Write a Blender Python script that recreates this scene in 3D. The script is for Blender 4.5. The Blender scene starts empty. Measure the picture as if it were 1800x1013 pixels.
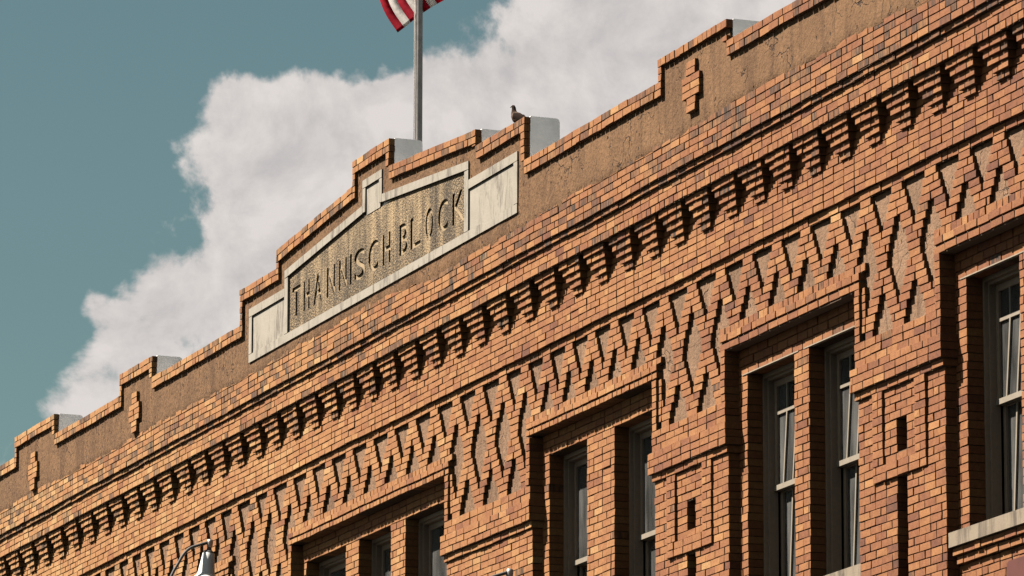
import bpy, bmesh, math, random
import numpy as np
from mathutils import Vector, Matrix
from mathutils.geometry import interpolate_bezier

random.seed(7); rng = np.random.default_rng(7)
S = bpy.context.scene
C = S.collection
R = math.radians
G0 = 12.15                       # height of the corbel line above the street

# ------------------------------------------------------------------ camera
CAMP = Vector((37.5776, -18.3031, -10.5477 + G0))
yaw, pitch, roll = 1.210889, 0.200923, 0.0024337
fw = Vector((-math.sin(yaw)*math.cos(pitch), math.cos(yaw)*math.cos(pitch), math.sin(pitch)))
rt = Vector((math.cos(yaw), math.sin(yaw), 0)); up = rt.cross(fw)
r2 = rt*math.cos(roll) + up*math.sin(roll); u2 = -rt*math.sin(roll) + up*math.cos(roll)
cam = bpy.data.cameras.new('camera'); camo = bpy.data.objects.new('camera', cam); C.objects.link(camo)
camo.matrix_world = Matrix(((r2.x, u2.x, -fw.x, CAMP.x), (r2.y, u2.y, -fw.y, CAMP.y), (r2.z, u2.z, -fw.z, CAMP.z), (0, 0, 0, 1)))
cam.sensor_width = 36; cam.lens = 36*9781.1/1800; cam.clip_start = 0.5; cam.clip_end = 5000
S.camera = camo

# ------------------------------------------------------------------ sky, sun, exposure
SUNV = Vector((-0.50, -1.0, 1.40)).normalized()        # towards the sun
SUN_EL = math.asin(SUNV.z); SUN_AZ = math.atan2(SUNV.x, SUNV.y)
sl = bpy.data.lights.new('sun', 'SUN'); sl.energy = 5.0; sl.angle = R(0.5); sl.color = (1.0, 0.93, 0.82)
so = bpy.data.objects.new('sun', sl); C.objects.link(so)
so.rotation_euler = SUNV.to_track_quat('Z', 'Y').to_euler(); so.location = (0, -30, 60)
vs = S.view_settings
vs.view_transform = 'Standard'; vs.look = 'None'; vs.gamma = 1.0; vs.use_curve_mapping = False
vs.exposure = 2.0
S.cycles.diffuse_bounces = 0

def make_world():
    w = bpy.data.worlds.new('World'); S.world = w; w.use_nodes = True
    nt = w.node_tree; N = nt.nodes; L = nt.links; N.clear()
    out = N.new('ShaderNodeOutputWorld'); bg = N.new('ShaderNodeBackground')
    sky = N.new('ShaderNodeTexSky'); sky.sky_type = 'NISHITA'; sky.sun_disc = False
    sky.sun_elevation = SUN_EL; sky.sun_rotation = SUN_AZ; sky.air_density = 1.0; sky.dust_density = 0.6; sky.ozone_density = 1.2
    tc = N.new('ShaderNodeTexCoord')
    tint = N.new('ShaderNodeMix'); tint.data_type = 'RGBA'; tint.blend_type = 'MULTIPLY'; tint.inputs[0].default_value = 1.0
    L.new(sky.outputs[0], tint.inputs[6]); tint.inputs[7].default_value = SKYTINT + (1,)
    # clouds: noise over the whole sky plus broad cloud banks and clear patches
    def math_(op, a, b=None, c=None):
        m = N.new('ShaderNodeMath'); m.operation = op
        for i, v in enumerate((a, b, c)):
            if v is None: continue
            if isinstance(v, (int, float)): m.inputs[i].default_value = v
            else: L.new(v, m.inputs[i])
        return m.outputs[0]
    banks = [(-65.762,14.807,1.933,1.00),(-67.576,14.123,1.347,1.00),(-68.722,14.009,0.644,0.80),(-68.35,14.594,0.50,0.80),(-69.384,13.424,0.996,1.00),(-70.585,13.126,0.996,1.00),(-71.422,12.709,0.996,1.00),(-72.204,12.934,0.644,1.00),(-72.391,13.457,0.351,0.80),(-71.435,13.966,0.264,0.50),(-71.774,11.944,1.054,1.00),(-72.670,11.992,0.527,0.60),(-72.781,11.405,0.644,0.90),(-73.194,11.165,0.469,0.80),(-73.541,10.634,0.586,0.90),(-74.070,10.392,0.410,0.70),(-70.949,13.474,0.410,0.35),(-70.228,13.830,0.410,0.50),(-73.994,12.641,0.34,1.35),(-73.373,13.003,0.24,1.2),(-73.790,11.243,0.30,1.25),
             (-72.103,14.454,1.55,-1.10),(-73.897,13.840,1.9,-1.15),(-74.162,12.083,1.45,-1.10),(-69.688,14.30,0.80,-1.25),(-71.074,14.116,0.527,-0.70),(-74.554,10.908,0.703,-0.80),(-73.326,11.982,0.644,-0.50)]
    wn1 = N.new('ShaderNodeTexNoise'); wn1.inputs['Scale'].default_value = 34; wn1.inputs['Detail'].default_value = 5; wn1.inputs['Roughness'].default_value = .55; L.new(tc.outputs['Generated'], wn1.inputs['Vector'])
    wo = N.new('ShaderNodeVectorMath'); wo.operation = 'MULTIPLY_ADD'; L.new(wn1.outputs['Color'], wo.inputs[0]); wo.inputs[1].default_value = (.030, .030, .030); wo.inputs[2].default_value = (-.015, -.015, -.015)
    wd = N.new('ShaderNodeVectorMath'); wd.operation = 'ADD'; L.new(tc.outputs['Generated'], wd.inputs[0]); L.new(wo.outputs[0], wd.inputs[1])
    acc = None
    for az, el, rad, wt in banks:
        a, e = R(az), R(el); d = (math.sin(a)*math.cos(e), math.cos(a)*math.cos(e), math.sin(e))
        dot = N.new('ShaderNodeVectorMath'); dot.operation = 'DISTANCE'
        L.new(wd.outputs[0], dot.inputs[0]); dot.inputs[1].default_value = d
        q = math_('DIVIDE', dot.outputs['Value'], R(rad))
        q = math_('MULTIPLY', q, q); q = math_('POWER', 0.45, q); q = math_('MULTIPLY', q, wt)
        acc = q if acc is None else math_('ADD', acc, q)
    acc = math_('MINIMUM', math_('MAXIMUM', acc, -1.0), 1.1)
    def density(vec):
        nn = N.new('ShaderNodeTexNoise'); nn.inputs['Scale'].default_value = 42; nn.inputs['Detail'].default_value = 11
        nn.inputs['Roughness'].default_value = 0.62; nn.inputs['Distortion'].default_value = 0.25
        L.new(vec, nn.inputs['Vector'])
        return math_('MULTIPLY_ADD', nn.outputs['Fac'], 1.45, -0.225)
    d0 = density(tc.outputs['Generated'])
    off = N.new('ShaderNodeVectorMath'); off.operation = 'ADD'; L.new(tc.outputs['Generated'], off.inputs[0]); off.inputs[1].default_value = (-.0015, -.0030, .0045)
    d1 = density(off.outputs[0])
    dens = math_('ADD', math_('MULTIPLY_ADD', acc, 0.42, d0), 0.05)
    mr = N.new('ShaderNodeMapRange'); mr.interpolation_type = 'SMOOTHSTEP'
    L.new(dens, mr.inputs[0]); mr.inputs[1].default_value = 0.47; mr.inputs[2].default_value = 0.72
    lit = math_('MULTIPLY_ADD', math_('SUBTRACT', d0, d1), 2.6, 0.62)      # billows: sides towards the sun are brighter
    cc = N.new('ShaderNodeMix'); cc.data_type = 'RGBA'
    lc = N.new('ShaderNodeClamp'); L.new(lit, lc.inputs[0])
    L.new(lc.outputs[0], cc.inputs[0]); cc.inputs[6].default_value = tuple(c*k for c, k in zip(CLOUD, (.80, .815, .84))) + (1,); cc.inputs[7].default_value = tuple(c*1.10 for c in CLOUD) + (1,)
    fin = N.new('ShaderNodeMix'); fin.data_type = 'RGBA'
    L.new(mr.outputs[0], fin.inputs[0]); L.new(tint.outputs[2], fin.inputs[6]); L.new(cc.outputs[2], fin.inputs[7])
    L.new(fin.outputs[2], bg.inputs[0]); bg.inputs[1].default_value = 0.05
    L.new(bg.outputs[0], out.inputs[0])
SKYTINT = (0.325, 0.362, 0.270)
CLOUD = (3.372, 3.154, 3.031)
make_world()

# ------------------------------------------------------------------ materials
def mat(name):
    m = bpy.data.materials.new(name); m.use_nodes = True
    nt = m.node_tree; b = nt.nodes['Principled BSDF']
    return m, nt, nt.nodes, nt.links, b
def noise(N, L, vec, scale, detail=4, rough=.55, dist=0.0):
    n = N.new('ShaderNodeTexNoise'); n.inputs['Scale'].default_value = scale; n.inputs['Detail'].default_value = detail
    n.inputs['Roughness'].default_value = rough; n.inputs['Distortion'].default_value = dist
    if vec is not None: L.new(vec, n.inputs['Vector'])
    return n.outputs['Fac']
def ramp(N, L, fac, stops):
    r = N.new('ShaderNodeValToRGB'); e = r.color_ramp.elements
    while len(e) < len(stops): e.new(.5)
    for i, (p, c) in enumerate(stops): e[i].position = p; e[i].color = tuple(c) + ((1,) if len(c) == 3 else ())
    L.new(fac, r.inputs[0]); return r.outputs[0]
def mapr(N, L, v, a, b, c=0., d=1.):
    m = N.new('ShaderNodeMapRange'); L.new(v, m.inputs[0])
    for i, x in enumerate((a, b, c, d)): m.inputs[i+1].default_value = x
    return m.outputs[0]
def mix(N, L, f, a, b, mode='MIX'):
    m = N.new('ShaderNodeMix'); m.data_type = 'RGBA'; m.blend_type = mode
    for i, v in ((0, f), (6, a), (7, b)):
        if isinstance(v, (int, float)): m.inputs[i].default_value = v
        elif isinstance(v, tuple): m.inputs[i].default_value = v + ((1,) if len(v) == 3 else ())
        else: L.new(v, m.inputs[i])
    return m.outputs[2]
def mth(N, L, op, a, b):
    m = N.new('ShaderNodeMath'); m.operation = op
    for i, v in enumerate((a, b)):
        if isinstance(v, (int, float)): m.inputs[i].default_value = v
        else: L.new(v, m.inputs[i])
    return m.outputs[0]
def geo(N): return N.new('ShaderNodeNewGeometry').outputs['Position']
def scaled(N, L, vec, s):
    m = N.new('ShaderNodeMapping'); L.new(vec, m.inputs['Vector']); m.inputs['Scale'].default_value = s; return m.outputs[0]
def bump(N, L, b, h, strength, dist):
    bp = N.new('ShaderNodeBump'); bp.inputs['Strength'].default_value = strength; bp.inputs['Distance'].default_value = dist
    L.new(h, bp.inputs['Height']); L.new(bp.outputs[0], b.inputs['Normal'])

def brick_material():
    m, nt, N, L, b = mat('brick')
    at = N.new('ShaderNodeAttribute'); at.attribute_name = 'bk'
    sp = N.new('ShaderNodeSeparateColor'); L.new(at.outputs['Color'], sp.inputs[0])
    P = geo(N)
    g = noise(N, L, P, 22, 5, .65); fine = noise(N, L, P, 110, 4, .65)
    t = mth(N, L, 'ADD', sp.outputs[0], mapr(N, L, g, .3, .7, -.10, .10))
    col = ramp(N, L, t, [(0, (.048,.021,.012)), (.18, (.096,.033,.0155)), (.38, (.154,.057,.0215)), (.58, (.203,.086,.030)), (.78, (.246,.120,.044)), (1, (.292,.178,.076))])
    col = mix(N, L, .55, col, ramp(N, L, fine, [(.32, (.40, .33, .30)), (.66, (1.12, 1.10, 1.08))]), 'MULTIPLY')
    # black weathering: streaks where rain runs off the ledges
    st = noise(N, L, scaled(N, L, P, (26, 26, 5)), 1.0, 5, .7)
    s = mth(N, L, 'MULTIPLY', mapr(N, L, st, .32, .58), sp.outputs[1])
    col = mix(N, L, s, col, (.017, .013, .010))
    # pale mortar smears
    sm = noise(N, L, P, 9, 6, .7)
    col = mix(N, L, mapr(N, L, sm, .64, .76, 0, .30), col, (.20, .145, .098))
    L.new(col, b.inputs['Base Color']); b.inputs['Roughness'].default_value = .88; b.inputs['Specular IOR Level'].default_value = .25
    bump(N, L, b, mth(N, L, 'ADD', g, mth(N, L, 'MULTIPLY', fine, .5)), .5, .006)
    return m
def simple(name, c, rough=.8, metal=0., spec=.4, var=.12, scale=6., bs=.15, bd=.004):
    m, nt, N, L, b = mat(name); P = geo(N); n = noise(N, L, P, scale, 6, .62)
    col = mix(N, L, mapr(N, L, n, .3, .7), tuple(x*(1-var) for x in c), tuple(min(1, x*(1+var)) for x in c))
    L.new(col, b.inputs['Base Color']); b.inputs['Roughness'].default_value = rough; b.inputs['Metallic'].default_value = metal
    b.inputs['Specular IOR Level'].default_value = spec
    bump(N, L, b, noise(N, L, P, scale*9, 4, .6), bs, bd)
    return m
def stucco_material(name, c, rough_amt, pits, scr):
    m, nt, N, L, b = mat(name); P = geo(N)
    n1 = noise(N, L, P, 2.2, 6, .6); n2 = noise(N, L, P, 34, 5, .65); n3 = noise(N, L, scaled(N, L, P, (9, 9, 1.3)), 1, 5, .65)
    col = mix(N, L, mapr(N, L, n1, .32, .68), tuple(x*.80 for x in c), tuple(x*1.12 for x in c))
    col = mix(N, L, mapr(N, L, n2, .42, .68, 0, .30), col, tuple(x*.55 for x in c))
    col = mix(N, L, mapr(N, L, n3, .53, .70, 0, .60), col, (c[0]*.38, c[1]*.36, c[2]*.36))
    n4 = noise(N, L, scaled(N, L, P, (52, 52, 17)), 1, 3, .6)
    sx = N.new('ShaderNodeSeparateXYZ'); L.new(P, sx.inputs[0])
    rough_x = mth(N, L, 'MULTIPLY', mapr(N, L, n4, .53, .64), mapr(N, L, mth(N, L, 'ADD', sx.outputs[0], mth(N, L, 'MULTIPLY', n1, 6.0)), -9, 0, scr, scr*.10))
    col = mix(N, L, rough_x, col, (c[0]*.32, c[1]*.30, c[2]*.30))
    v = N.new('ShaderNodeTexVoronoi'); v.feature = 'F1'; v.inputs['Scale'].default_value = 16; L.new(scaled(N, L, P, (1, 1, .55)), v.inputs['Vector'])
    ck = N.new('ShaderNodeTexVoronoi'); ck.feature = 'DISTANCE_TO_EDGE'; ck.inputs['Scale'].default_value = 1.5
    wp = N.new('ShaderNodeVectorMath'); wp.operation = 'ADD'; L.new(P, wp.inputs[0])
    wn = N.new('ShaderNodeTexNoise'); wn.inputs['Scale'].default_value = 3.5; wn.inputs['Detail'].default_value = 4; L.new(P, wn.inputs['Vector'])
    ws = N.new('ShaderNodeVectorMath'); ws.operation = 'SCALE'; ws.inputs['Scale'].default_value = .6; L.new(wn.outputs['Color'], ws.inputs[0]); L.new(ws.outputs[0], wp.inputs[1]); L.new(wp.outputs[0], ck.inputs['Vector'])
    crack = mth(N, L, 'MULTIPLY', mapr(N, L, ck.outputs['Distance'], .004, .012, 1, 0), mapr(N, L, n1, .48, .56))
    pm = noise(N, L, P, 3.0, 3, .5)
    pit = mth(N, L, 'MULTIPLY', mapr(N, L, v.outputs['Distance'], .10, .20, 1, 0), mapr(N, L, pm, .50, .60))
    pit = mth(N, L, 'MULTIPLY', mth(N, L, 'MAXIMUM', pit, crack), pits)
    col = mix(N, L, pit, col, (.022, .013, .009))
    drip = mth(N, L, 'MULTIPLY', mapr(N, L, noise(N, L, scaled(N, L, P, (3.2, 3.2, .45)), 1, 6, .65, .4), .50, .66), .62)
    col = mix(N, L, drip, col, (c[0]*.42, c[1]*.40, c[2]*.40))
    L.new(col, b.inputs['Base Color']); b.inputs['Roughness'].default_value = .93; b.inputs['Specular IOR Level'].default_value = .15
    h = mth(N, L, 'SUBTRACT', mth(N, L, 'ADD', mth(N, L, 'MULTIPLY', n2, rough_amt), noise(N, L, P, 12, 4, .6)), mth(N, L, 'ADD', pit, rough_x))
    bump(N, L, b, h, .9, .013)
    return m
def stone_material(name, c, dark, speck):
    m, nt, N, L, b = mat(name); P = geo(N)
    n1 = noise(N, L, P, 5, 6, .65); stk = noise(N, L, scaled(N, L, P, (7, 7, 1.6)), 1, 7, .72, .6); n2 = noise(N, L, P, 60, 3, .6)
    col = mix(N, L, mapr(N, L, n1, .3, .7), tuple(x*.82 for x in c), c)
    col = mix(N, L, mapr(N, L, stk, dark, dark+.16, 0, .75), col, (.038, .030, .024))
    if speck:
        v = N.new('ShaderNodeTexVoronoi'); v.inputs['Scale'].default_value = 48; L.new(P, v.inputs['Vector'])
        big = noise(N, L, scaled(N, L, P, (3.4, 3.4, .9)), 1, 4, .6)
        sk = mth(N, L, 'MULTIPLY', mapr(N, L, noise(N, L, P, 58, 2, .5), .40, .56), mapr(N, L, big, .42, .53, .10, 1.0))
        col = mix(N, L, sk, col, (.022, .016, .012))
        run = mth(N, L, 'MULTIPLY', mapr(N, L, noise(N, L, scaled(N, L, P, (2.6, 2.6, .30)), 1, 5, .6, .3), .46, .62), mapr(N, L, noise(N, L, P, 30, 4, .65), .34, .60, .45, .95))
        col = mix(N, L, run, col, (.024, .018, .013))
        h = mth(N, L, 'ADD', v.outputs['Distance'], noise(N, L, P, 46, 2, .5))
        bump(N, L, b, h, .8, .012)
    else:
        bump(N, L, b, mth(N, L, 'ADD', n1, n2), .35, .006)
    L.new(col, b.inputs['Base Color']); b.inputs['Roughness'].default_value = .9; b.inputs['Specular IOR Level'].default_value = .2
    return m
M = {}
M['brick'] = brick_material()
M['mortar'] = simple('mortar', (.085, .055, .036), .95, 0, .1, .25, 14)
M['stucco'] = stucco_material('stucco', (.112, .060, .029), .8, 1.0, .42)
M['frieze'] = stucco_material('frieze_stucco', (.145, .086, .052), .9, .8, .18)
M['stone'] = stone_material('pale_stone', (.205, .182, .152), .51, False)
M['letter'] = stone_material('rough_stone', (.215, .152, .086), .54, True)
M['sill'] = stone_material('sill_stone', (.165, .130, .095), .48, False)
M['plaster'] = simple('white_plaster', (.90, .84, .81), .42, .55, .4, .12, 4, .35, .008)  # metallic sheen added to brighten the parapet ends that lie in shade
M['frame'] = simple('window_paint', (.22, .160, .115), .55, 0, .4, .10, 20)  # shaded copy of the paint, lightened for frames standing in shade
M['bar'] = simple('sunlit_window_paint', (.165, .138, .108), .5, 0, .4, .10, 20)  # same window paint, sunlit copy: light on rails and bars put into colour
M['metal'] = simple('pole_metal', (.22, .20, .19), .42, .55, .5, .22, 14)
M['dark_metal'] = simple('lamp_arm_paint', (.040, .038, .037), .75, .0, .5, .2, 20)
M['shade'] = simple('lamp_enamel', (.55, .54, .53), .35, 0, .5, .05, 10, .03)
M['red'] = simple('flag_red', (.44, .012, .030), .8, 0, .2, .12, 30)
M['white'] = simple('flag_white', (.84, .78, .73), .8, 0, .2, .06, 30)
M['blue'] = simple('flag_blue', (.02, .03, .13), .8, 0, .2, .1, 30)
M['ground'] = simple('asphalt', (.055, .053, .05), .95, 0, .2, .2, 3)
M['walk'] = simple('concrete_paving', (.24, .225, .205), .9, 0, .2, .15, 3)
M['roof'] = simple('roof_felt', (.16, .155, .15), .95, 0, .2, .2, 3)
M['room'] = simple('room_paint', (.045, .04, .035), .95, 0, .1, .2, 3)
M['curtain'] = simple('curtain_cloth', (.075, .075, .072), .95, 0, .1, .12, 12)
M['signred'] = simple('red_sign_paint', (.060, .014, .010), .55, 0, .4, .12, 8)
M['steel'] = simple('painted_steel', (.17, .135, .10), .6, 0, .4, .25, 16)
M['rust'] = simple('rusted_steel', (.060, .036, .022), .8, 0, .2, .3, 16)
def glass_material():
    m, nt, N, L, b = mat('window_glass'); out = N['Material Output']
    N.remove(b); tr = N.new('ShaderNodeBsdfTransparent'); tr.inputs[0].default_value = (.62, .66, .66, 1)
    gl = N.new('ShaderNodeBsdfGlossy'); gl.inputs['Roughness'].default_value = .03; gl.inputs[0].default_value = (.95, .95, .95, 1)
    fr = N.new('ShaderNodeFresnel'); fr.inputs[0].default_value = 1.6
    ms = N.new('ShaderNodeMixShader'); L.new(fr.outputs[0], ms.inputs[0]); L.new(tr.outputs[0], ms.inputs[1]); L.new(gl.outputs[0], ms.inputs[2])
    bp = N.new('ShaderNodeBump'); bp.inputs['Strength'].default_value = .12; bp.inputs['Distance'].default_value = .02
    L.new(noise(N, L, geo(N), 3.0, 2, .5), bp.inputs['Height']); L.new(bp.outputs[0], gl.inputs['Normal'])
    df = N.new('ShaderNodeBsdfDiffuse'); df.inputs[0].default_value = (.5, .49, .47, 1)
    du = mapr(N, L, noise(N, L, scaled(N, L, geo(N), (5, 5, 1.1)), 1, 5, .6), .35, .70, .03, .13)
    m2 = N.new('ShaderNodeMixShader'); L.new(du, m2.inputs[0]); L.new(ms.outputs[0], m2.inputs[1]); L.new(df.outputs[0], m2.inputs[2])
    L.new(m2.outputs[0], out.inputs[0]); return m
M['glass'] = glass_material()
def cloth(key):
    m = M[key]; nt = m.node_tree; N = nt.nodes; L = nt.links; b = N['Principled BSDF']; out = N['Material Output']
    t = N.new('ShaderNodeBsdfTranslucent'); ms = N.new('ShaderNodeMixShader'); ms.inputs[0].default_value = .5
    src = b.inputs['Base Color'].links[0].from_socket; L.new(src, t.inputs[0]); L.new(b.outputs[0], ms.inputs[1]); L.new(t.outputs[0], ms.inputs[2]); L.new(ms.outputs[0], out.inputs[0])
cloth('red'); cloth('white')
def pigeon_material():
    m, nt, N, L, b = mat('feathers'); at = N.new('ShaderNodeAttribute'); at.attribute_name = 'bk'
    L.new(at.outputs['Color'], b.inputs['Base Color']); b.inputs['Roughness'].default_value = .9; b.inputs['Specular IOR Level'].default_value = .04; return m
M['feather'] = pigeon_material()

# ------------------------------------------------------------------ mesh helpers
def tag(o, label=None, cat=None, group=None, kind=None):
    if label: o['label'] = label
    if cat: o['category'] = cat
    if group: o['group'] = group
    if kind: o['kind'] = kind
    return o
def link(name, me, m=None, parent=None):
    o = bpy.data.objects.new(name, me); C.objects.link(o)
    if m is not None and me is not None: me.materials.append(m)
    if parent is not None: o.parent = parent
    return o
class MB:
    def __init__(s): s.v = []; s.f = []
    def box(s, x0, x1, y0, y1, z0, z1, slope=0., ch=0.):
        n = len(s.v); dz = slope*(x1-x0)
        s.v += [(x0,y0,z0),(x1,y0,z0+dz),(x1,y1,z0+dz),(x0,y1,z0),(x0,y0,z1),(x1,y0,z1+dz),(x1,y1,z1+dz),(x0,y1,z1)]
        s.f += [(n,n+1,n+5,n+4),(n+1,n+2,n+6,n+5),(n+2,n+3,n+7,n+6),(n+3,n,n+4,n+7),(n+4,n+5,n+6,n+7),(n+3,n+2,n+1,n)]
    def prism_x(s, prof, x0, x1, slope=0.):
        """closed (y,z) outline swept from x0 to x1"""
        n = len(s.v); k = len(prof); dz = slope*(x1-x0)
        s.v += [(x0, y, z) for y, z in prof] + [(x1, y, z+dz) for y, z in prof]
        s.f += [(n+i, n+(i+1) % k, n+k+(i+1) % k, n+k+i) for i in range(k)]
        s.f += [tuple(n+i for i in range(k-1, -1, -1)), tuple(n+k+i for i in range(k))]
    def tube(s, pts, rad, seg=14, cap=True):
        pts = [Vector(p) for p in pts]; n0 = len(s.v)
        rads = rad if isinstance(rad, (list, tuple)) else [rad]*len(pts)
        prev = None
        for i, p in enumerate(pts):
            t = (pts[min(i+1, len(pts)-1)] - pts[max(i-1, 0)]).normalized()
            if prev is None:
                a = t.cross(Vector((0, 0, 1))); a = a if a.length > .1 else t.cross(Vector((1, 0, 0)))
            else: a = prev - t*prev.dot(t)
            a.normalize(); prev = a; bb = t.cross(a)
            for k in range(seg):
                th = 2*math.pi*k/seg; s.v.append(tuple(p + (a*math.cos(th) + bb*math.sin(th))*rads[i]))
        for i in range(len(pts)-1):
            for k in range(seg):
                a0 = n0+i*seg+k; a1 = n0+i*seg+(k+1) % seg; s.f.append((a0, a1, a1+seg, a0+seg))
        if cap:
            s.f.append(tuple(n0+k for k in range(seg-1, -1, -1))); e = n0+(len(pts)-1)*seg; s.f.append(tuple(e+k for k in range(seg)))
    def build(s, name, m, parent=None, smooth=False):
        me = bpy.data.meshes.new(name); me.from_pydata(s.v, [], s.f)
        bm = bmesh.new(); bm.from_mesh(me); bmesh.ops.recalc_face_normals(bm, faces=bm.faces); bm.to_mesh(me); bm.free()
        if smooth: me.polygons.foreach_set('use_smooth', [True]*len(me.polygons))
        me.update(); return link(name, me, m, parent)

# ------------------------------------------------------------------ bricks
JV = .0110                                  # upright joints, a little wider
J = .0075                                   # joint width
BR = []                                     # every loose brick: x0 x1 z0 z1 front depth slope tone stain pickable
def tone_at(x, z):
    t = rng.normal(.54, .074) - .013*(x+9) + .06*math.sin(x*.9+z*2.1)*math.sin(x*.37-z*3.3)  # redder, darker rightwards: brick colour, with some lens falloff put into the tone
    u = rng.random()
    if u < .06: t -= rng.uniform(.12, .28)
    elif u > .955: t += rng.uniform(.10, .24)
    return float(np.clip(t, .06, .97))
def stain_at(x, z, base):
    return float(rng.uniform(.45, 1.0)) if rng.random() < base else float(rng.uniform(0, .12))
def brick(x0, x1, z0, z1, yf, dep, stain=.02, slope=0., pick=True, tone=None, out=None, ends=(True, True)):
    if x1-x0 < .02: return
    a = x0 + (JV/2 if ends[0] else 0) + rng.uniform(-.0015, .0015); b = x1 - (JV/2 if ends[1] else 0) + rng.uniform(-.0015, .0015)
    c = z0 + J/2 + rng.uniform(-.0012, .0012); d = z1 - J/2 + rng.uniform(-.0012, .0012)
    rec = (a, b, c, d, yf + rng.normal(0, .0022), dep, slope + rng.normal(0, .004), tone_at((a+b)/2, c) if tone is None else tone, stain_at(a, c, stain), 1. if pick else 0.)
    (BR if out is None else out).append(rec)
def course(x0, x1, z0, z1, yf, dep, kind='S', phase=0., stain=.02, slope=0., pick=True, gaps=(), out=None, mixh=.07):
    """one course from x0 to x1; kind S stretchers, H headers; gaps are x intervals left open"""
    spans = [(x0, x1)]
    for g0, g1 in gaps:
        new = []
        for a, b in spans:
            if g1 <= a or g0 >= b: new.append((a, b)); continue
            if g0 > a: new.append((a, g0))
            if g1 < b: new.append((g1, b))
        spans = new
    for a, b in spans:
        L0 = .212 if kind == 'S' else .106
        x = a - (phase % L0); first = True
        while x < b-1e-4:
            Lb = L0
            if kind == 'S' and rng.random() < mixh: Lb = .106
            xa, xb = max(x, a), min(x+Lb, b)
            if b - xb < .035: xb = b; x = b
            if xa > a and xb-xa < .035: xa = xa
            if xb - xa > .03 or b-a < .05:
                zz = slope*(xa-x0)
                brick(xa, xb, z0+zz, z1+zz, yf, dep, stain, slope, pick, None, out, (xa > a+1e-4, xb < b-1e-4))
            x += Lb
def courses(x0, x1, ztop, n, h, yf, dep, kind='S', stain=.02, pick=True, gaps=(), ph0=0., out=None, mixh=.07):
    for i in range(n):
        course(x0, x1, ztop-(i+1)*h, ztop-i*h, yf, dep, kind, ph0 + (.106 if i % 2 else 0.), stain, 0., pick, gaps, out, mixh)
def fill_row(xa, xb, z0, z1, yf, dep, out=None, stain=.02, flip=False):
    """a short free-standing run of bricks (zigzag, crosses)"""
    w = xb-xa
    if w < .03: return
    if w <= .245: cuts = [xa, xb]
    else:
        n = max(2, int(round(w/.205))); base = [.205]*int(w/.205); rest = w - sum(base)
        if rest > .05: base.append(rest)
        elif base: base[-1] += rest
        if flip: base.reverse()
        cuts = [xa]
        for q in base: cuts.append(cuts[-1]+q)
        cuts[-1] = xb
    for i in range(len(cuts)-1):
        brick(cuts[i], cuts[i+1], z0, z1, yf, dep, stain, 0., True, None, out, (i > 0, i < len(cuts)-2))
def brick_mesh(recs, name):
    A = np.array(recs, dtype=np.float64); n = len(A); ch = .0022
    x0, x1, z0, z1, yf, dp, sl, tn, st = [A[:, i] for i in range(9)]
    jit = rng.normal(0, .0010, (n, 4))
    V = np.zeros((n, 12, 3))
    def setv(k, x, y, z): V[:, k, 0] = x; V[:, k, 1] = y; V[:, k, 2] = z + sl*(x-x0)
    for k, (sx, sz) in enumerate(((0, 0), (1, 0), (1, 1), (0, 1))):
        X = x1 if sx else x0; Z = z1 if sz else z0
        setv(k, X+(-ch if sx else ch), yf+jit[:, k], Z+(-ch if sz else ch))
        setv(4+k, X, yf+ch+.001, Z); setv(8+k, X, yf+dp, Z)
    V[:, :4, 0] += rng.normal(0, .0013, (n, 4)); V[:, :4, 2] += rng.normal(0, .0011, (n, 4))
    V[:, :, 2] += .0030*np.sin(V[:, :, 0]*1.7+V[:, :, 2]*3) + .0018*np.sin(V[:, :, 0]*5.3+V[:, :, 2]*11)
    V[:, :, 2] += G0
    F = np.array([(0,1,2,3),(4,5,1,0),(5,6,2,1),(6,7,3,2),(7,4,0,3),(8,9,5,4),(9,10,6,5),(10,11,7,6),(11,8,4,7)])
    faces = (F[None, :, :] + (np.arange(n)*12)[:, None, None]).reshape(-1, 4)
    me = bpy.data.meshes.new(name)
    me.vertices.add(n*12); me.vertices.foreach_set('co', V.reshape(-1))
    me.loops.add(len(faces)*4); me.loops.foreach_set('vertex_index', faces.reshape(-1).astype(np.int32))
    me.polygons.add(len(faces)); me.polygons.foreach_set('loop_start', (np.arange(len(faces))*4).astype(np.int32))
    me.update(calc_edges=True); me.shade_flat()
    ca = me.attributes.new('bk', 'FLOAT_COLOR', 'POINT')
    col = np.ones((n, 12, 4)); col[:, :, 0] = tn[:, None]; col[:, :, 1] = st[:, None]; col[:, :, 2] = .5
    ca.data.foreach_set('color', col.reshape(-1))
    return me
def shift(mb):
    mb.v = [(x, y, z+G0) for x, y, z in mb.v]; return mb

# ------------------------------------------------------------------ ground
mb = MB(); mb.box(-900, 900, -900, 900, -.3, 0); tag(mb.build('ground', M['ground']), kind='structure')
mb = MB(); mb.box(-120, 120, -4.2, 0.4, 0.004, .15); tag(mb.build('sidewalk', M['walk']), kind='structure')

# ------------------------------------------------------------------ the building
XL, XR = -36., 7.
bld = bpy.data.objects.new('brick_building', None); C.objects.link(bld); bld.location = (0, 0, 0)
tag(bld, 'long orange brick commercial building with stepped parapet, corbel table and zigzag brick frieze', 'building')
core = MB()
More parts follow.
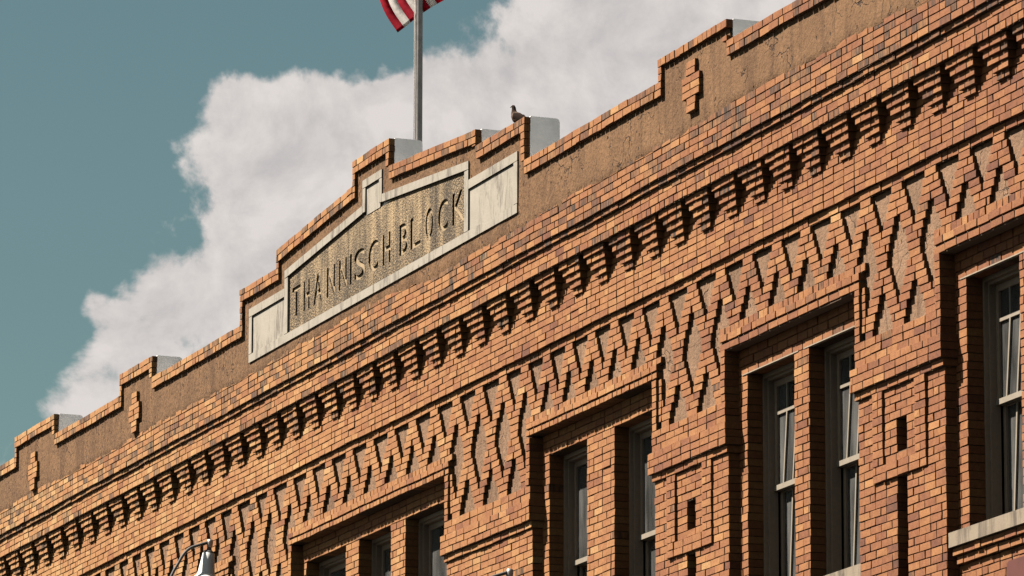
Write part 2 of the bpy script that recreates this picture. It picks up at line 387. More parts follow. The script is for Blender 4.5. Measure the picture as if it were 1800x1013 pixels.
# parapet outline: x0 x1 top0 top1
SEG = [(XL,-28.24,1.152,1.152),(-28.24,-26.476,1.402,1.402),(-26.476,-23.735,1.15,1.15),(-23.735,-22.44,1.402,1.402),
       (-22.44,-19.175,1.15,1.15),(-19.175,-17.92,1.548,1.548),(-17.92,-15.44,1.744,1.93),(-15.44,-14.30,2.195,2.195),
       (-14.30,-11.76,1.905,1.737),(-11.76,-10.435,1.573,1.573),(-10.435,-7.085,1.148,1.148),(-7.085,-5.50,1.352,1.352),(-5.50,XR,1.157,1.157)]
OX, OY, OZ = .030, -.012, -.007
SEG = [(a if a == XL else a+OX, b if b == XR else b+OX, c+OZ, d+OZ) for a, b, c, d in SEG]
YU, YS2, YH, YD, YZ, YM, YST, YB, YP = -.088, -.061, -.034, .113, .146, .122, .183, .256, .153
ZS1, ZS2, ZH, ZT, ZUB, ZL1, ZLB = .276, .222, .019, -.622, -.697, -1.221, -1.425
# backing masonry (mortar shows in the joints)
core.box(XL, XR, YU+.011, .22, .35, .62); core.box(XL, XR, YU+.011, .45, ZS1, .36)
core.box(XL, XR, YS2+.011, .45, ZS2, ZS1-.001); core.box(XL, XR, YH+.011, .45, ZH, ZS2-.001)
core.box(XL, XR, YD+.011, .45, ZT, ZH-.001); core.box(XL, XR, YZ+.011, .45, ZUB, ZT-.001)

# upper wall courses
courses(XL, XR, ZS1+5*.066, 5, .066, YU, .09, stain=.42, mixh=.12)
course(XL, XR, ZS2, ZS1, YS2, .08, 'S', .05, stain=.55)
course(XL, XR, ZH+2*.0693, ZS2, YH, .08, 'S', .0, stain=.10); course(XL, XR, ZH+.0693, ZH+2*.0693, YH, .08, 'S', .106, stain=.10)
course(XL, -8.2, ZH, ZH+.0693, YH, .12, 'S', .03, stain=.34, mixh=.35); course(-8.2, XR, ZH, ZH+.0693, YH, .12, 'H', .0, stain=.06)
# plain wall behind and below the corbels
courses(XL, XR, ZH, 10, .0644, YD, .08, stain=.0, mixh=.10)
course(XL, XR, ZUB, ZT, YZ, .08, 'S', .07, mixh=.15)

# coping: two brick courses that follow every step, with brick returns on the risers
CO = -.130
for x0, x1, t0, t1 in SEG:
    sl_ = (t1-t0)/(x1-x0)
    if abs(x0-OX+7.085) < .01:
        course(x0, x1, t0-.078, t0, CO, .065, 'H', .02, stain=.12); continue
    course(x0, x1, t0-.070, t0, CO, .065, 'S', rng.uniform(0, .1), stain=.34, slope=sl_, mixh=.08)
    course(x0, x1, t0-.142, t0-.070, CO, .065, 'S', rng.uniform(.1, .2), stain=.36, slope=sl_, mixh=.55)
for i in range(len(SEG)-1):
    xa = SEG[i][1]; za, zb = SEG[i][3], SEG[i+1][2]
    if zb > za: lo, hi, a, b = za-.142, zb-.142, xa, xa+.085
    else: lo, hi, a, b = zb, za-.142, xa-.105, xa
    if abs(xa-OX+7.085) < .01: hi = zb-.078
    n = max(1, int(round((hi-lo)/.066))); h = (hi-lo)/n
    for k in range(n): brick(a, b, lo+k*h, lo+(k+1)*h, CO, .065, .12)
# white plaster over the top, back and ends of the parapet
for x0, x1, t0, t1 in SEG:
    s_ = (t1-t0)/(x1-x0); pl = MB()
    prof = [(-.067, -.05), (-.067, t0-.004), (-.060, t0+.006), (.205, t0+.004), (.228, t0-.008), (.235, t0-.035), (.235, -.05)]
    if x0 == XL or x1 == XR or t0 < 1.2 and abs(s_) < 1e-6: prof = [(-.067, .62), (-.067, t0-.004), (-.060, t0+.006), (.19, t0+.004), (.235, t0-.05), (.235, .62)]
    else: prof[0] = (-.067, .62); prof[-1] = (.235, .62)
    n0 = len(pl.v); k = len(prof); xs = x0+.004; xe = x1-.004
    pl.prism_x(prof, xs, xe)
    if abs(s_) > 1e-6:      # only the top follows the slope
        for q in range(n0+k, n0+2*k):
            x, y, z = pl.v[q]
            if z > .7: pl.v[q] = (x, y, z + (t1-t0))
    shift(pl).build('parapet_cap', M['plaster'], bld)

# corbels
def corbel_x():
    m = [-0.216,-0.826,-1.43,-2.041,-2.647,-3.245,-3.843,-4.444,-5.038,-5.641,-6.235,-6.84,-7.434,-8.06,-8.695,-9.323,-9.956,-10.601,-11.247,-11.898,-12.533,-13.171,-13.815,-14.457,-15.091,-15.706,-16.298,-16.93,-17.565,-18.209,-18.841,-19.482,-20.114,-20.761,-21.402,-22.06,-22.716,-23.346,-23.99,-24.612,-25.247,-25.888,-26.53,-27.176,-27.819,-28.457,-29.087]
    return [m[0]+.61*k for k in (2, 1)] + m + [m[-1]-.63*k for k in (1, 2)]
for xr in corbel_x():
    recs = []; xc = xr-.25
    for k in range(5):
        w = .50-.07*k; yf = .0226*k; z1 = ZH-k*.064; z0 = z1-.064
        xa, xb = xc-w/2, xc+w/2
        cut = [xa]
        first = .106 if k % 2 else .205
        cut.append(xa+min(first, w*.6))
        while xb-cut[-1] > .25: cut.append(cut[-1]+.205)
        if xb-cut[-1] < .04: cut[-1] = xb
        else: cut.append(xb)
        for i in range(len(cut)-1): brick(cut[i], cut[i+1], z0, z1, yf, .16-yf, .16, out=recs, ends=(i > 0, i < len(cut)-2))
    me = brick_mesh(recs, 'corbel'); link('corbel', me, M['brick'], bld)

# ------------------------------------------------------------------ bays, piers, frieze
# pier: left edge, right edge, ornament, band bottom
PIERS = [(-20.33,-18.045,False,-2.22),(-13.27,-10.905,False,-2.223),(-7.83,-6.146,True,-2.272),(-3.405,-1.741,True,-2.290)]
NODES = [-25.079,-24.495,-23.971,-23.453,-22.909,-22.333,-21.782,-21.180,-20.600,-19.994,-19.346,-18.753,-18.075,-17.431,-16.791,-16.132,-15.477,-14.816,-14.189,-13.537,-12.898,-12.264,-11.601,-10.995,-10.42,-9.845,-9.27,-8.695,-8.120,-7.500,-6.849,-6.198,-5.581,-4.961,-4.340,-3.720,-3.106,-2.490,-1.846,-1.208,-.587]
NODES = [NODES[0]-.575*k for k in range(16, 0, -1)] + NODES + [NODES[-1]+.63*k for k in range(1, 11)]
NODES = [x-.100 for x in NODES]
# bays: left, right, openings, head, lintel bottom, modern lintel
BAYS = [(-23.45,-20.33,[(-23.28,-22.3),(-21.62,-20.6)],-1.615,-1.415,False,False),
        (-18.045,-13.27,[(-17.916,-16.636),(-16.224,-15.223),(-14.788,-13.46)],-1.618,-1.415,False,False),
        (-10.905,-7.83,[(-10.731,-9.757),(-9.073,-8.02)],-1.617,-1.411,False,False),
        (-6.146,-3.405,[(-5.965,-4.951),(-4.638,-3.60)],-1.667,-1.437,True,True),
        (-1.741,1.25,[(-1.539,-.573),(-.26,.75)],-1.662,-1.437,True,True)]
RH = .0655
# frieze stucco behind the zigzag
fz = MB(); fz.box(XL, XR, YST, .44, ZL1-.02, ZUB-.002)
for xl, xr, orn, zb in PIERS: fz.box(xl+.05, xr-.05, YST+.001, .43, -1.90, ZL1-.018)
shift(fz).build('stucco_panel', M['frieze'], bld)
OUT = [1, 1.45, 1.8, 2.15, 2.58, 2.88]; INN = [0, 0, 0, .15, .62, .95]
def zig(xlo, xhi, r0, r1, ztop, h):
    cs = [c for c in NODES if xlo-.8 < c < xhi+.8]
    for r in range(r0, r1+1):
        z1 = ztop-(r-1)*h; z0 = z1-h; iv = []
        mids = [((a+b)/2, (b-a)/6.2) for a, b in zip(cs[:-1], cs[1:])]
        nodes = [(c, ((cs[min(i+1, len(cs)-1)]-cs[max(i-1, 0)])/2 if 0 < i < len(cs)-1 else .64)/6.2) for i, c in enumerate(cs)]
        def legs(lst, k, row):
            for c, hh in lst:
                o, g = OUT[k]*hh, INN[k]*hh
                if g == 0: iv.append((c-o, c+o))
                else: iv.append((c-o, c-g)); iv.append((c+g, c+o))
        if r <= 6: legs(nodes, r-1, r)
        elif r <= 10:
            w = {7: 1.6, 8: 1.3, 9: 1.1, 10: 1.0}[r]
            for c, hh in mids: iv.append((c-w*hh, c+w*hh))
        elif r <= 15: legs(mids, r-10, r)
        else:
            w = {16: 1.6, 17: 1.3, 18: 1.1}[r]
            for c, hh in nodes: iv.append((c-w*hh, c+w*hh))
        for a, b in iv:
            a, b = max(a, xlo), min(b, xhi)
            if b-a > .03: fill_row(a, b, z0, z1, YZ, .09, flip=bool(r % 2))
zig(XL, XR, 1, 8, ZUB, RH)

for xl, xr, orn, zb in PIERS:
    # zigzag runs on down the pier between two raised margins
    zig(xl+.175, xr-.115, 9, 18, ZUB, .066)
    n = 7; h = (ZLB+1.885)/n
    for k in range(n):
        z1 = ZLB-k*h
        brick(xl, xl+.105, z1-h, z1, YM, .145, .0); brick(xr-.105, xr, z1-h, z1, YM, .145, .0)
        if k < 6: brick(xl+.105, xl+.172, z1-h, z1, YZ, .05, .0); brick(xr-.150, xr-.105, z1-h, z1, YZ, .05, .0)
    core.box(xl+.012, xl+.10, YM+.011, .44, -1.885, ZLB); core.box(xr-.10, xr-.012, YM+.011, .44, -1.885, ZLB)
    zt = zb+.198
    nf = max(2, int(round((-1.885-zt)/.067))); hf = (-1.885-zt)/nf
    courses(xl, xr, -1.885, nf, hf, YM, .145); core.box(xl+.012, xr-.012, YM+.011, .44, zt, -1.885)
    courses(xl-.05, xr+.05, zt, 3, .066, YM-.024, .17, ph0=.06); core.box(xl-.038, xr+.038, YM-.013, .44, zb, zt-.001)
    course(xl-.025, xr+.025, zb-.066, zb, YM+.006, .15, 'S', .1); core.box(xl-.013, xr+.013, YM+.017, .44, zb-.066, zb-.001)
    z0 = zb-.066; nrow = 52; h = .0672; zend = z0-nrow*h
    if not orn:
        courses(xl, xr, z0, nrow, h, YP, .11); core.box(xl+.012, xr-.012, YP+.011, .45, zend, z0-.001)
    else:
        dx = xl+3.405; hx0, hx1 = -2.662+dx, -2.462+dx
        hz0, hz1, sz = -2.884, -2.627, -3.104
        c0, c1, c2, c3 = -3.085+dx, -2.891+dx, -2.270+dx, -2.065+dx
        for k in range(nrow):
            z1 = z0-k*h; zz = z1-h; zc = (z1+zz)/2; ph = .106 if k % 2 else 0.
            gaps = [(hx0, hx1)] if (hz0 < zc < hz1 or zc < sz) else []
            if zc > sz:
                bar = zc < -2.93
                g2 = [(c0, c3)] if bar else [(c0, c1), (c2, c3)] + gaps
                course(xl, xr, zz, z1, YP, .11, 'S', ph, gaps=g2)
                if bar: course(c0, c3, zz, z1, YP-.0235, .12, 'S', ph+.05)
                else:
                    course(c0, c1, zz, z1, YP-.0235, .12, 'S' if k % 2 else 'H', 0.); course(c2, c3, zz, z1, YP-.0235, .12, 'S' if k % 2 else 'H', 0.)
            else: course(xl, xr, zz, z1, YP, .11, 'S', ph, gaps=gaps)
        core.box(xl+.012, hx0-.011, YP+.011, .45, zend, z0-.001); core.box(hx1+.011, xr-.012, YP+.011, .45, zend, z0-.001)
        core.box(hx0-.010, hx1+.010, YP+.012, .449, hz1+.008, z0-.002); core.box(hx0-.010, hx1+.010, YP+.012, .449, sz+.008, hz0-.008)
        courses(hx0-.05, hx1+.05, hz1+.02, 5, h, YP+.112, .05, pick=False)
        courses(hx0-.05, hx1+.05, sz+.05, 18, h, YP+.112, .05, pick=False)
        core.box(hx0-.02, hx1+.02, YP+.125, .448, zend, z0-.003)
    core.box(xl+.012, xr-.012, YP+.02, .46, -G0, zend-.001)

def window(a, b, zt, zb, muntins, curtain):
    """double-hung window as one part with its sashes, panes and curtain below it"""
    fr = MB(); F0 = .400
    for (o, w, y0, y1) in ((0, .026, F0, F0+.05), (.024, .024, F0+.035, F0+.12)):
        fr.box(a+o, a+o+w, y0, y1, zb, zt); fr.box(b-o-w, b-o, y0, y1, zb, zt); fr.box(a+o+w, b-o-w, y0, y1, zt-o-w-.012, zt-o)
    fr.box(a-.02, b+.02, F0+.12, F0+.16, zt-.03, zt+.03)
    win = shift(fr).build('window', M['frame'], bld)
    zm = zb + (zt-zb)*.515; i0, i1 = a+.050, b-.050; zt2 = zt-.062
    us = MB(); y0, y1 = .490, .530
    us.box(i0, i0+.05, y0, y1, zm, zt2); us.box(i1-.05, i1, y0, y1, zm, zt2); us.box(i0+.05, i1-.05, y0+.001, y1, zt2-.055, zt2)
    shift(us).build('upper_sash', M['frame'], win)
    rl = MB(); rl.box(i0-.004, i1+.004, y0-.012, y1+.02, zm-.045, zm); shift(rl).build('meeting_rail', M['bar'], win)
    ls = MB(); y2, y3 = .540, .580; zl0 = zb+.02
    ls.box(i0+.05, i1-.05, y2+.001, y3, zm-.055, zm-.02); ls.box(i0, i0+.05, y2, y3, zl0, zm-.02); ls.box(i1-.05, i1, y2, y3, zl0, zm-.02)
    shift(ls).build('lower_sash', M['frame'], win)
    br = MB(); br.box(i0+.05, i1-.05, y2-.015, y3, zl0, zl0+.075); shift(br).build('bottom_rail', M['bar'], win)
    pn = MB(); pn.box(i0+.05, i1-.05, .508, .512, zm, zt2-.055); shift(pn).build('pane', M['glass'], win)
    pn = MB(); pn.box(i0+.05, i1-.05, .558, .562, zl0+.075, zm-.04); shift(pn).build('pane', M['glass'], win)
    xm = (i0+i1)/2
    if muntins:
        zc = zt2-.29; mh = MB(); mh.box(i0+.05, i1-.05, y0, y0+.018, zc-.014, zc+.014); shift(mh).build('sash_bar', M['bar'], win)
        for k in (1, 2, 3):
            xv = i0+.05 + (i1-i0-.10)*k/4 + .01
            mv = MB(); mv.box(xv-.011, xv+.011, y0+.001, y0+.017, zc+.014, zt2-.055); shift(mv).build('sash_bar', M['bar'], win)
            for (zh, zl, y) in ((zc-.014, zm, y0), (zm-.045, zl0+.075, y2)):  # thin slanted bars, one below each upright bar in both sashes
                mv = MB(); d = .085
                for x, z in ((xv-.011, zh), (xv+.011, zh), (xv+.011-d, zl), (xv-.011-d, zl)): mv.v += [(x, y, z), (x, y+.016, z)]
                mv.f += [(0,2,4,6),(7,5,3,1),(0,1,3,2),(2,3,5,4),(4,5,7,6),(6,7,1,0)]
                shift(mv).build('sash_bar', M['bar'], win)
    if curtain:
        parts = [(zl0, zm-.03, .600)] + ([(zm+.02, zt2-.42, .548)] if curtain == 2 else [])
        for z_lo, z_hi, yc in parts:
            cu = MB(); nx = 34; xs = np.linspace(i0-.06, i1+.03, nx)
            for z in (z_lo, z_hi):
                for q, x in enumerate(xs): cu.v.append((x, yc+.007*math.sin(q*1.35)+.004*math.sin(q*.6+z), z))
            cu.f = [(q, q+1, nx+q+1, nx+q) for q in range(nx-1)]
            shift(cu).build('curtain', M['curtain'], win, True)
    # rough stone or timber sub-sill is part of the bay

for bl, br_, ops, zh, zlb, modern, munt in BAYS:
    h = (zlb-ZL1)/-3
    gapz = .013
    course(bl-.15, br_+.17, ZL1-h, ZL1, YZ-.002, .10, 'H', .0)
    course(bl-.105, br_+.105, ZL1-2*h+.004, ZL1-h, YM, .15, 'S', .05)
    course(bl-.105, br_+.105, zlb, ZL1-2*h-gapz+.004, YM, .15, 'S' if modern else 'H', .0, mixh=0)
    core.box(bl-.10, br_+.10, YM+.018, .44, zlb+.004, ZL1-h-.004); core.box(bl-.14, br_+.16, YZ+.011, .44, ZL1-h-.003, ZL1-.006)
    if modern:
        st = MB(); st.box(bl+.005, br_-.005, YM+.014, YM+.12, zlb-.008, zlb+.003); shift(st).build('steel_lintel', M['rust'], bld)
        for a, b in ops:
            st = MB(); st.box(a-.10, b+.10, YB-.006, YB+.03, zh-.004, zh+.006); shift(st).build('steel_lintel', M['steel'], bld)
    # recessed wall of the bay
    nb = max(3, int(round((zlb-zh)/.066))); hb = (zlb-zh)/nb
    courses(bl+.0, br_-.0, zlb, nb, hb, YB, .145)
    core.box(bl, br_, YB+.011, .45, zh+.003, zlb)
    zs = -3.69
    nj = 30; hj = (zh-zs)/nj
    edges = [bl] + [e for ab in ops for e in ab] + [br_]
    for k in range(0, len(edges), 2):
        courses(edges[k], edges[k+1], zh, nj, hj, YB, .16, ph0=.04)
        core.box(edges[k]+(.012 if k else 0), edges[k+1]-(.012 if k+2 < len(edges) else 0), YB+.011, .449, zs, zh+.002)
    si = MB(); si.box(bl+.004, br_-.004, .165, .46, zs-.118, zs); shift(si).build('window_sill', M['sill'], bld)
    course(bl+.02, br_-.02, zs-.185, zs-.118, .195, .12, 'S', .02); course(bl+.04, br_-.04, zs-.252, zs-.185, .222, .1, 'S', .1)
    core.box(bl+.03, br_-.03, .207, .45, zs-.184, zs-.119); core.box(bl+.05, br_-.05, .234, .45, zs-.251, zs-.186)
    courses(bl, br_, zs-.252, 26, .067, YB, .09); core.box(bl, br_, YB+.011, .45, -G0, zs-.252)
    for a, b in ops: window(a, b, zh, zs, munt, {True: 1, False: 2}[munt])

# plain wall beyond the modelled bays
for a, b in ((XL, -23.45), (1.25, XR)):
    courses(a, b, ZL1, 40, .067, YM, .09, pick=False); core.box(a, b, YM+.011, .45, -G0, ZL1-.001)
# sides, back, roof and floors of the block
core.box(XL, XL+.3, .46, 16, -G0, .9); core.box(XR-.3, XR, .46, 16, -G0, .9); core.box(XL, XR, 15.7, 16, -G0, .9)
shift(core).build('wall', M['mortar'], bld)
rf = MB(); rf.box(XL+.3, XR-.3, .25, 15.7, .2, .345); shift(rf).build('roof', M['roof'], bld)
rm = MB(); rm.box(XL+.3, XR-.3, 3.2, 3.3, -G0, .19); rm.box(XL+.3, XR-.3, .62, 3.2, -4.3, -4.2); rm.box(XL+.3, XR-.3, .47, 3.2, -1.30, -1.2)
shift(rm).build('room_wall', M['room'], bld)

# ------------------------------------------------------------------ stucco band of the parapet
def fbm(x, s):
    return sum(math.sin(x*f*s + p)*a for f, p, a in ((1, .3, .5), (2.3, 1.7, .3), (5.1, .9, .18), (11.7, 2.2, .1)))
def top_at(x):
    for x0, x1, t0, t1 in SEG:
        if x0 <= x <= x1: return t0 + (t1-t0)*(x-x0)/(x1-x0)
    return 1.15
from mathutils import noise as mn
def behind_panel(x, z):
    x -= OX; z -= OZ
    if not (-18.87 < x < -10.70) or z < .72: return False
    if x < -17.64 or x > -12.05: t = 1.25
    elif -15.12 < x < -14.61: t = 1.89
    elif x < -14.9: t = 1.474 + .0788*(x+17.685) - .04
    else: t = 1.673 - .0774*(x+14.565) - .04
    return z < t
def stucco_band():
    v, f = [], []
    for x0, x1, t0, t1 in SEG:
        nx = max(2, int((x1-x0)/.06)); nz = 26 if max(t0, t1) > 1.45 else 15
        base = len(v)
        for i in range(nx+1):
            x = x0 + (x1-x0)*i/nx; top = t0 + (t1-t0)*i/nx - .02
            zb = .560 + .030*fbm(x, 1.1) + .012*fbm(x+3, 7.0)
            if -13.5 < x < -9.5: zb -= .05
            if -6.5 < x < -2: zb += .02
            for j in range(nz+1):
                z = zb + (top-zb)*j/nz
                y = YU-.0065 + .0035*mn.noise(Vector((x*3, z*3, 1.))) + .0022*mn.noise(Vector((x*13, z*13, 4.)))
                v.append((x, y if j else YU+.002, z+G0))
        for i in range(nx):
            for j in range(nz):
                a = base+i*(nz+1)+j; q = [v[a], v[a+nz+1], v[a+nz+2], v[a+1]]
                if behind_panel(sum(p[0] for p in q)/4, sum(p[2] for p in q)/4-G0): continue
                f.append((a, a+nz+1, a+nz+2, a+1))
    me = bpy.data.meshes.new('stucco_band'); me.from_pydata(v, [], f)
    me.polygons.foreach_set('use_smooth', [True]*len(me.polygons)); me.update()
    tag(link('stucco_band', me, M['stucco'], bld), 'weathered tan stucco band below the brick coping')
stucco_band()
# small brick crosses set in the stucco of the raised sections
for xc, zt in ((-6.315, 1.172), (-23.12, 1.085), (-27.40, 1.075)):
    recs = []; h = .0665; xc += OX; zt += OZ
    for k in range(7):
        w = .20 if k in (0, 1, 5, 6) else .39
        fill_row(xc-w/2, xc+w/2, zt-(k+1)*h, zt-k*h, CO-.002, .06, out=recs, flip=bool(k % 2))
    link('brick_cross', brick_mesh(recs, 'brick_cross'), M['brick'], bld)

# ------------------------------------------------------------------ carved name panel
panel = MB(); panel.box(-18.85, -10.72, -.050, -.02, .72, 1.30)
panel.box(-17.6, -12.1, -.0505, -.02, 1.30, 1.42); panel.box(-15.10, -14.62, -.051, -.02, 1.42, 1.86)
panel = shift(panel).build('name_panel', M['stone'], bld); panel.location = (OX, OY, OZ); tag(panel, 'stained pale stone name panel with carved capitals below the parapet peak')
FY0, FY1 = -.099, -.045
def fstone(x0, x1, z0, z1, slope=0., yf=FY0, m='stone', name='frame_stone'):
    mb = MB(); g = .0025
    mb.box(x0+g, x1-g, yf+rng.uniform(-.0015, .0015), FY1, z0+g, z1-g, slope)
    shift(mb).build(name, M[m], panel)
def run(x0, x1, z0, z1, n, slope=0.):
    for k in range(n):
        a = x0+(x1-x0)*k/n; b = x0+(x1-x0)*(k+1)/n; fstone(a, b, z0+slope*(a-x0), z1+slope*(a-x0), slope)
run(-18.905, -10.672, .684, .778, 8)
run(-18.905, -17.685, 1.190, 1.285, 1); fstone(-18.905, -18.800, .778, 1.190); fstone(-17.685, -17.570, .778, 1.385)
sL = (1.669-1.474)/(17.678-15.202)
run(-17.685, -15.165, 1.385, 1.474, 4, sL)
fstone(-15.165, -15.075, 1.590, 1.845); fstone(-14.655, -14.565, 1.590, 1.845); run(-15.165, -14.565, 1.845, 1.932, 1)
sR = (1.476-1.673)/(14.567-12.021)
run(-14.565, -12.012, 1.585, 1.673, 4, sR)
fstone(-12.125, -12.012, .778, 1.388); run(-12.012, -10.665, 1.190, 1.285, 2); fstone(-10.770, -10.665, .778, 1.190)
PY = -.082
fstone(-18.800, -18.24, .778, 1.190, 0, PY, name='panel_stone'); fstone(-18.24, -17.685, .778, 1.190, 0, PY, name='panel_stone')
fstone(-12.012, -11.42, .778, 1.190, 0, PY, name='panel_stone'); fstone(-11.42, -10.770, .778, 1.190, 0, PY, name='panel_stone')
fstone(-15.075, -14.655, 1.55, 1.845, 0, PY, name='panel_stone')
def glyph(ch):
    """outlines of one capital as point lists in a unit box"""
    cu = bpy.data.curves.new('glyph', 'FONT'); cu.body = ch
    o = bpy.data.objects.new('glyph', cu); C.objects.link(o)
    bpy.context.view_layer.objects.active = o
    for q in bpy.context.selected_objects: q.select_set(False)
    o.select_set(True); bpy.ops.object.convert(target='CURVE')
    o = bpy.context.view_layer.objects.active; polys = []
    for s in o.data.splines:
        pts = []
        if s.type == 'BEZIER':
            bp = s.bezier_points; n = len(bp)
            for i in range(n):
                a, b = bp[i], bp[(i+1) % n]
                pts += [(p.x, p.y) for p in interpolate_bezier(a.co, a.handle_right, b.handle_left, b.co, 7)[:-1]]
        else: pts = [(p.co.x, p.co.y) for p in s.points]
        polys.append(pts)
    d = o.data; bpy.data.objects.remove(o); bpy.data.curves.remove(d)
    xs = [p[0] for q in polys for p in q]; ys = [p[1] for q in polys for p in q]
    X0, X1, Y0, Y1 = min(xs), max(xs), min(ys), max(ys)
    return [[((p[0]-X0)/(X1-X0), (p[1]-Y0)/(Y1-Y0)) for p in q] for q in polys]
LET = [('T',-17.475,-17.215),('H',-17.10,-16.915),('A',-16.775,-16.50),('N',-16.34,-16.09),('N',-15.95,-15.715),('I',-15.605,-15.555),('S',-15.462,-15.145),('C',-15.02,-14.73),('H',-14.58,-14.36),
       ('B',-14.075,-13.84),('L',-13.74,-13.455),('O',-13.30,-13.09),('C',-12.93,-12.66),('K',-12.52,-12.20)]
LZ0, LZ1 = .932, 1.240
def ztop(x):
    if x < -15.165: return 1.385+sL*(x+17.685)
    if x > -14.565: return 1.585+sR*(x+14.565)
    return 1.55+.035
def fatten(q, d):
    out = []; n = len(q)
    for i in range(n):
        ax, az = q[i-1]; bx, bz = q[i]; cx, cz = q[(i+1) % n]
        t1 = Vector((bx-ax, bz-az)); t2 = Vector((cx-bx, cz-bz))
        if t1.length < 1e-6 or t2.length < 1e-6: out.append((bx, bz)); continue
        t1.normalize(); t2.normalize(); n1 = Vector((t1.y, -t1.x)); n2 = Vector((t2.y, -t2.x)); m_ = n1+n2
        if m_.length < .3: out.append((bx+n1.x*d, bz+n1.y*d)); continue
        m_.normalize(); k = d/max(.5, m_.dot(n1)); out.append((bx+m_.x*k, bz+m_.y*k))
    return out
JX = [-17.570,-16.42,-15.655,-14.262,-13.392,-13.005,-12.125]
for a, b in zip(JX[:-1], JX[1:]):
    cu = bpy.data.curves.new('letter_stone', 'CURVE'); cu.dimensions = '2D'; cu.fill_mode = 'BOTH'; cu.extrude = .012; cu.resolution_u = 4
    A, B = a+.003, b-.003
    outl = [(A, .780), (B, .780), (B, ztop(B)-.002)]
    if a < -15.165 < b: outl += [(-14.66, 1.55), (-15.07, 1.55), (-15.17, ztop(-15.17)-.002)]
    outl += [(A, ztop(A)-.002)]
    polys = [outl]
    for ch, x0, x1 in LET:
        if a < (x0+x1)/2 < b:
            loops = [[(x0+px*(x1-x0), LZ0+py*(LZ1-LZ0)) for px, py in q] for q in glyph(ch)]
            area = [sum(q[i][0]*q[(i+1) % len(q)][1]-q[(i+1) % len(q)][0]*q[i][1] for i in range(len(q))) for q in loops]
            sg = 1. if max(area, key=abs) > 0 else -1.
            for q in loops: polys.append(fatten(q, sg*.0055))
    for q in polys:
        s = cu.splines.new('POLY'); s.points.add(len(q)-1); s.use_cyclic_u = True
        for i, (x, z) in enumerate(q): s.points[i].co = (x, z, 0, 1)
    o = bpy.data.objects.new('tmp_curve', cu); C.objects.link(o)
    dg = bpy.context.evaluated_depsgraph_get(); me = bpy.data.meshes.new_from_object(o.evaluated_get(dg))
    bpy.data.objects.remove(o)
    me.transform(Matrix.Translation((0, -.0625, G0)) @ Matrix.Rotation(R(90), 4, 'X')); me.name = 'letter_stone'
    me.materials.clear(); link('letter_stone', me, M['letter'], panel)
# backing of the carved letters
bk = MB(); bk.box(-17.575, -12.12, -.0570, -.046, .776, 1.60)
bk.v = [(x, y, (z if z < 1 else min(1.45, ztop(x)+.02))) for x, y, z in bk.v]
M['groove'] = simple('carved_stone', (.185, .135, .080), .9, 0, .2, .22, 8)
shift(bk).build('letter_ground', M['groove'], panel)

# ------------------------------------------------------------------ choose the bricks that show largest
def project(x, y, z):
    v = Vector((x, y, z+G0)) - CAMP; d = v.dot(fw)
    return 900 + 9781.1*v.dot(r2)/d, 506.5 - 9781.1*v.dot(u2)/d
A = np.array(BR); score = np.zeros(len(A))
for i, b in enumerate(A):
    if b[9] < .5: continue
    p = [project(b[q], b[4], b[s]) for q, s in ((0, 2), (1, 2), (1, 3), (0, 3))]
    cx = sum(q[0] for q in p)/4; cy = sum(q[1] for q in p)/4
    if 6 < cx < 1794 and 6 < cy < 1007 and b[4] < .2:
        score[i] = abs(sum(p[k][0]*p[(k+1) % 4][1]-p[(k+1) % 4][0]*p[k][1] for k in range(4)))/2
top = np.argsort(-score)[:300]; mask = np.zeros(len(A), bool); mask[top] = True
for i in top:
    link('brick', brick_mesh([BR[i]], 'brick'), M['brick'], bld)
rest = link('brickwork', brick_mesh(A[~mask], 'brickwork'), M['brick'], bld); tag(rest, kind='stuff')

# ------------------------------------------------------------------ flagpole and flag
fp = bpy.data.objects.new('flagpole', None); C.objects.link(fp); fp.location = (-15.0, .45, .345+G0)
tag(fp, 'tall grey metal flagpole standing behind the peak of the parapet', 'flagpole')
mb = MB(); mb.tube([(0, 0, 0), (0, 0, 1.9), (0, 0, 4.5), (0, 0, 7.6)], [.041, .039, .035, .027], 24); mb.build('pole', M['metal'], fp, True)
mb = MB(); mb.tube([(0, 0, 0), (0, 0, .05), (0, 0, .06)], [.10, .10, .06], 24); mb.build('base_plate', M['metal'], fp, True)
mb = MB(); mb.tube([(0, 0, 7.6), (0, 0, 7.64), (0, 0, 7.70), (0, 0, 7.74)], [.02, .05, .05, .01], 20); mb.build('finial', M['metal'], fp, True)
mb = MB(); mb.tube([(.0, -.05, .9), (.004, -.052, 3.5), (0, -.045, 7.5)], .005, 8); mb.build('halyard', M['white'], fp, True)
fl = bpy.data.objects.new('flag', None); C.objects.link(fl); fl.location = (-15.0, .45, G0+6.9)
tag(fl, 'red and white striped flag drooping beside the flagpole, cut off by the frame', 'flag')
def flag_pt(u, v):
    """u along the fly 0..1 (hoist to free end), v across the hoist 0..1 (bottom stripe to top); a across the view, z up"""
    fly = 2.9; nst = 80
    a, z = -.05, -2.15 + 1.15*v*(1-.35*u)
    # centre line leaves the pole to one side, hangs and swings back under its own weight
    def head(t):
        e = min(1., max(0., (t-.86)/.10))
        return R(212) + R(58)*min(1., t*2.2) + R(33)*e*e*(3-2*e)
    ds = fly/nst; X, Y = 0.0, 0.0
    for k in range(int(round(u*nst))):
        th = head((k+.5)/nst); X += math.cos(th)*ds; Y += math.sin(th)*ds
    th = head(u)
    nx, nz = -math.sin(th), math.cos(th)
    if nz < 0 and False: nx, nz = -nx, -nz
    w = (v-.5)*1.06
    return X + nx*w, Y + nz*w
P_end = None
NU, NS = 80, 13
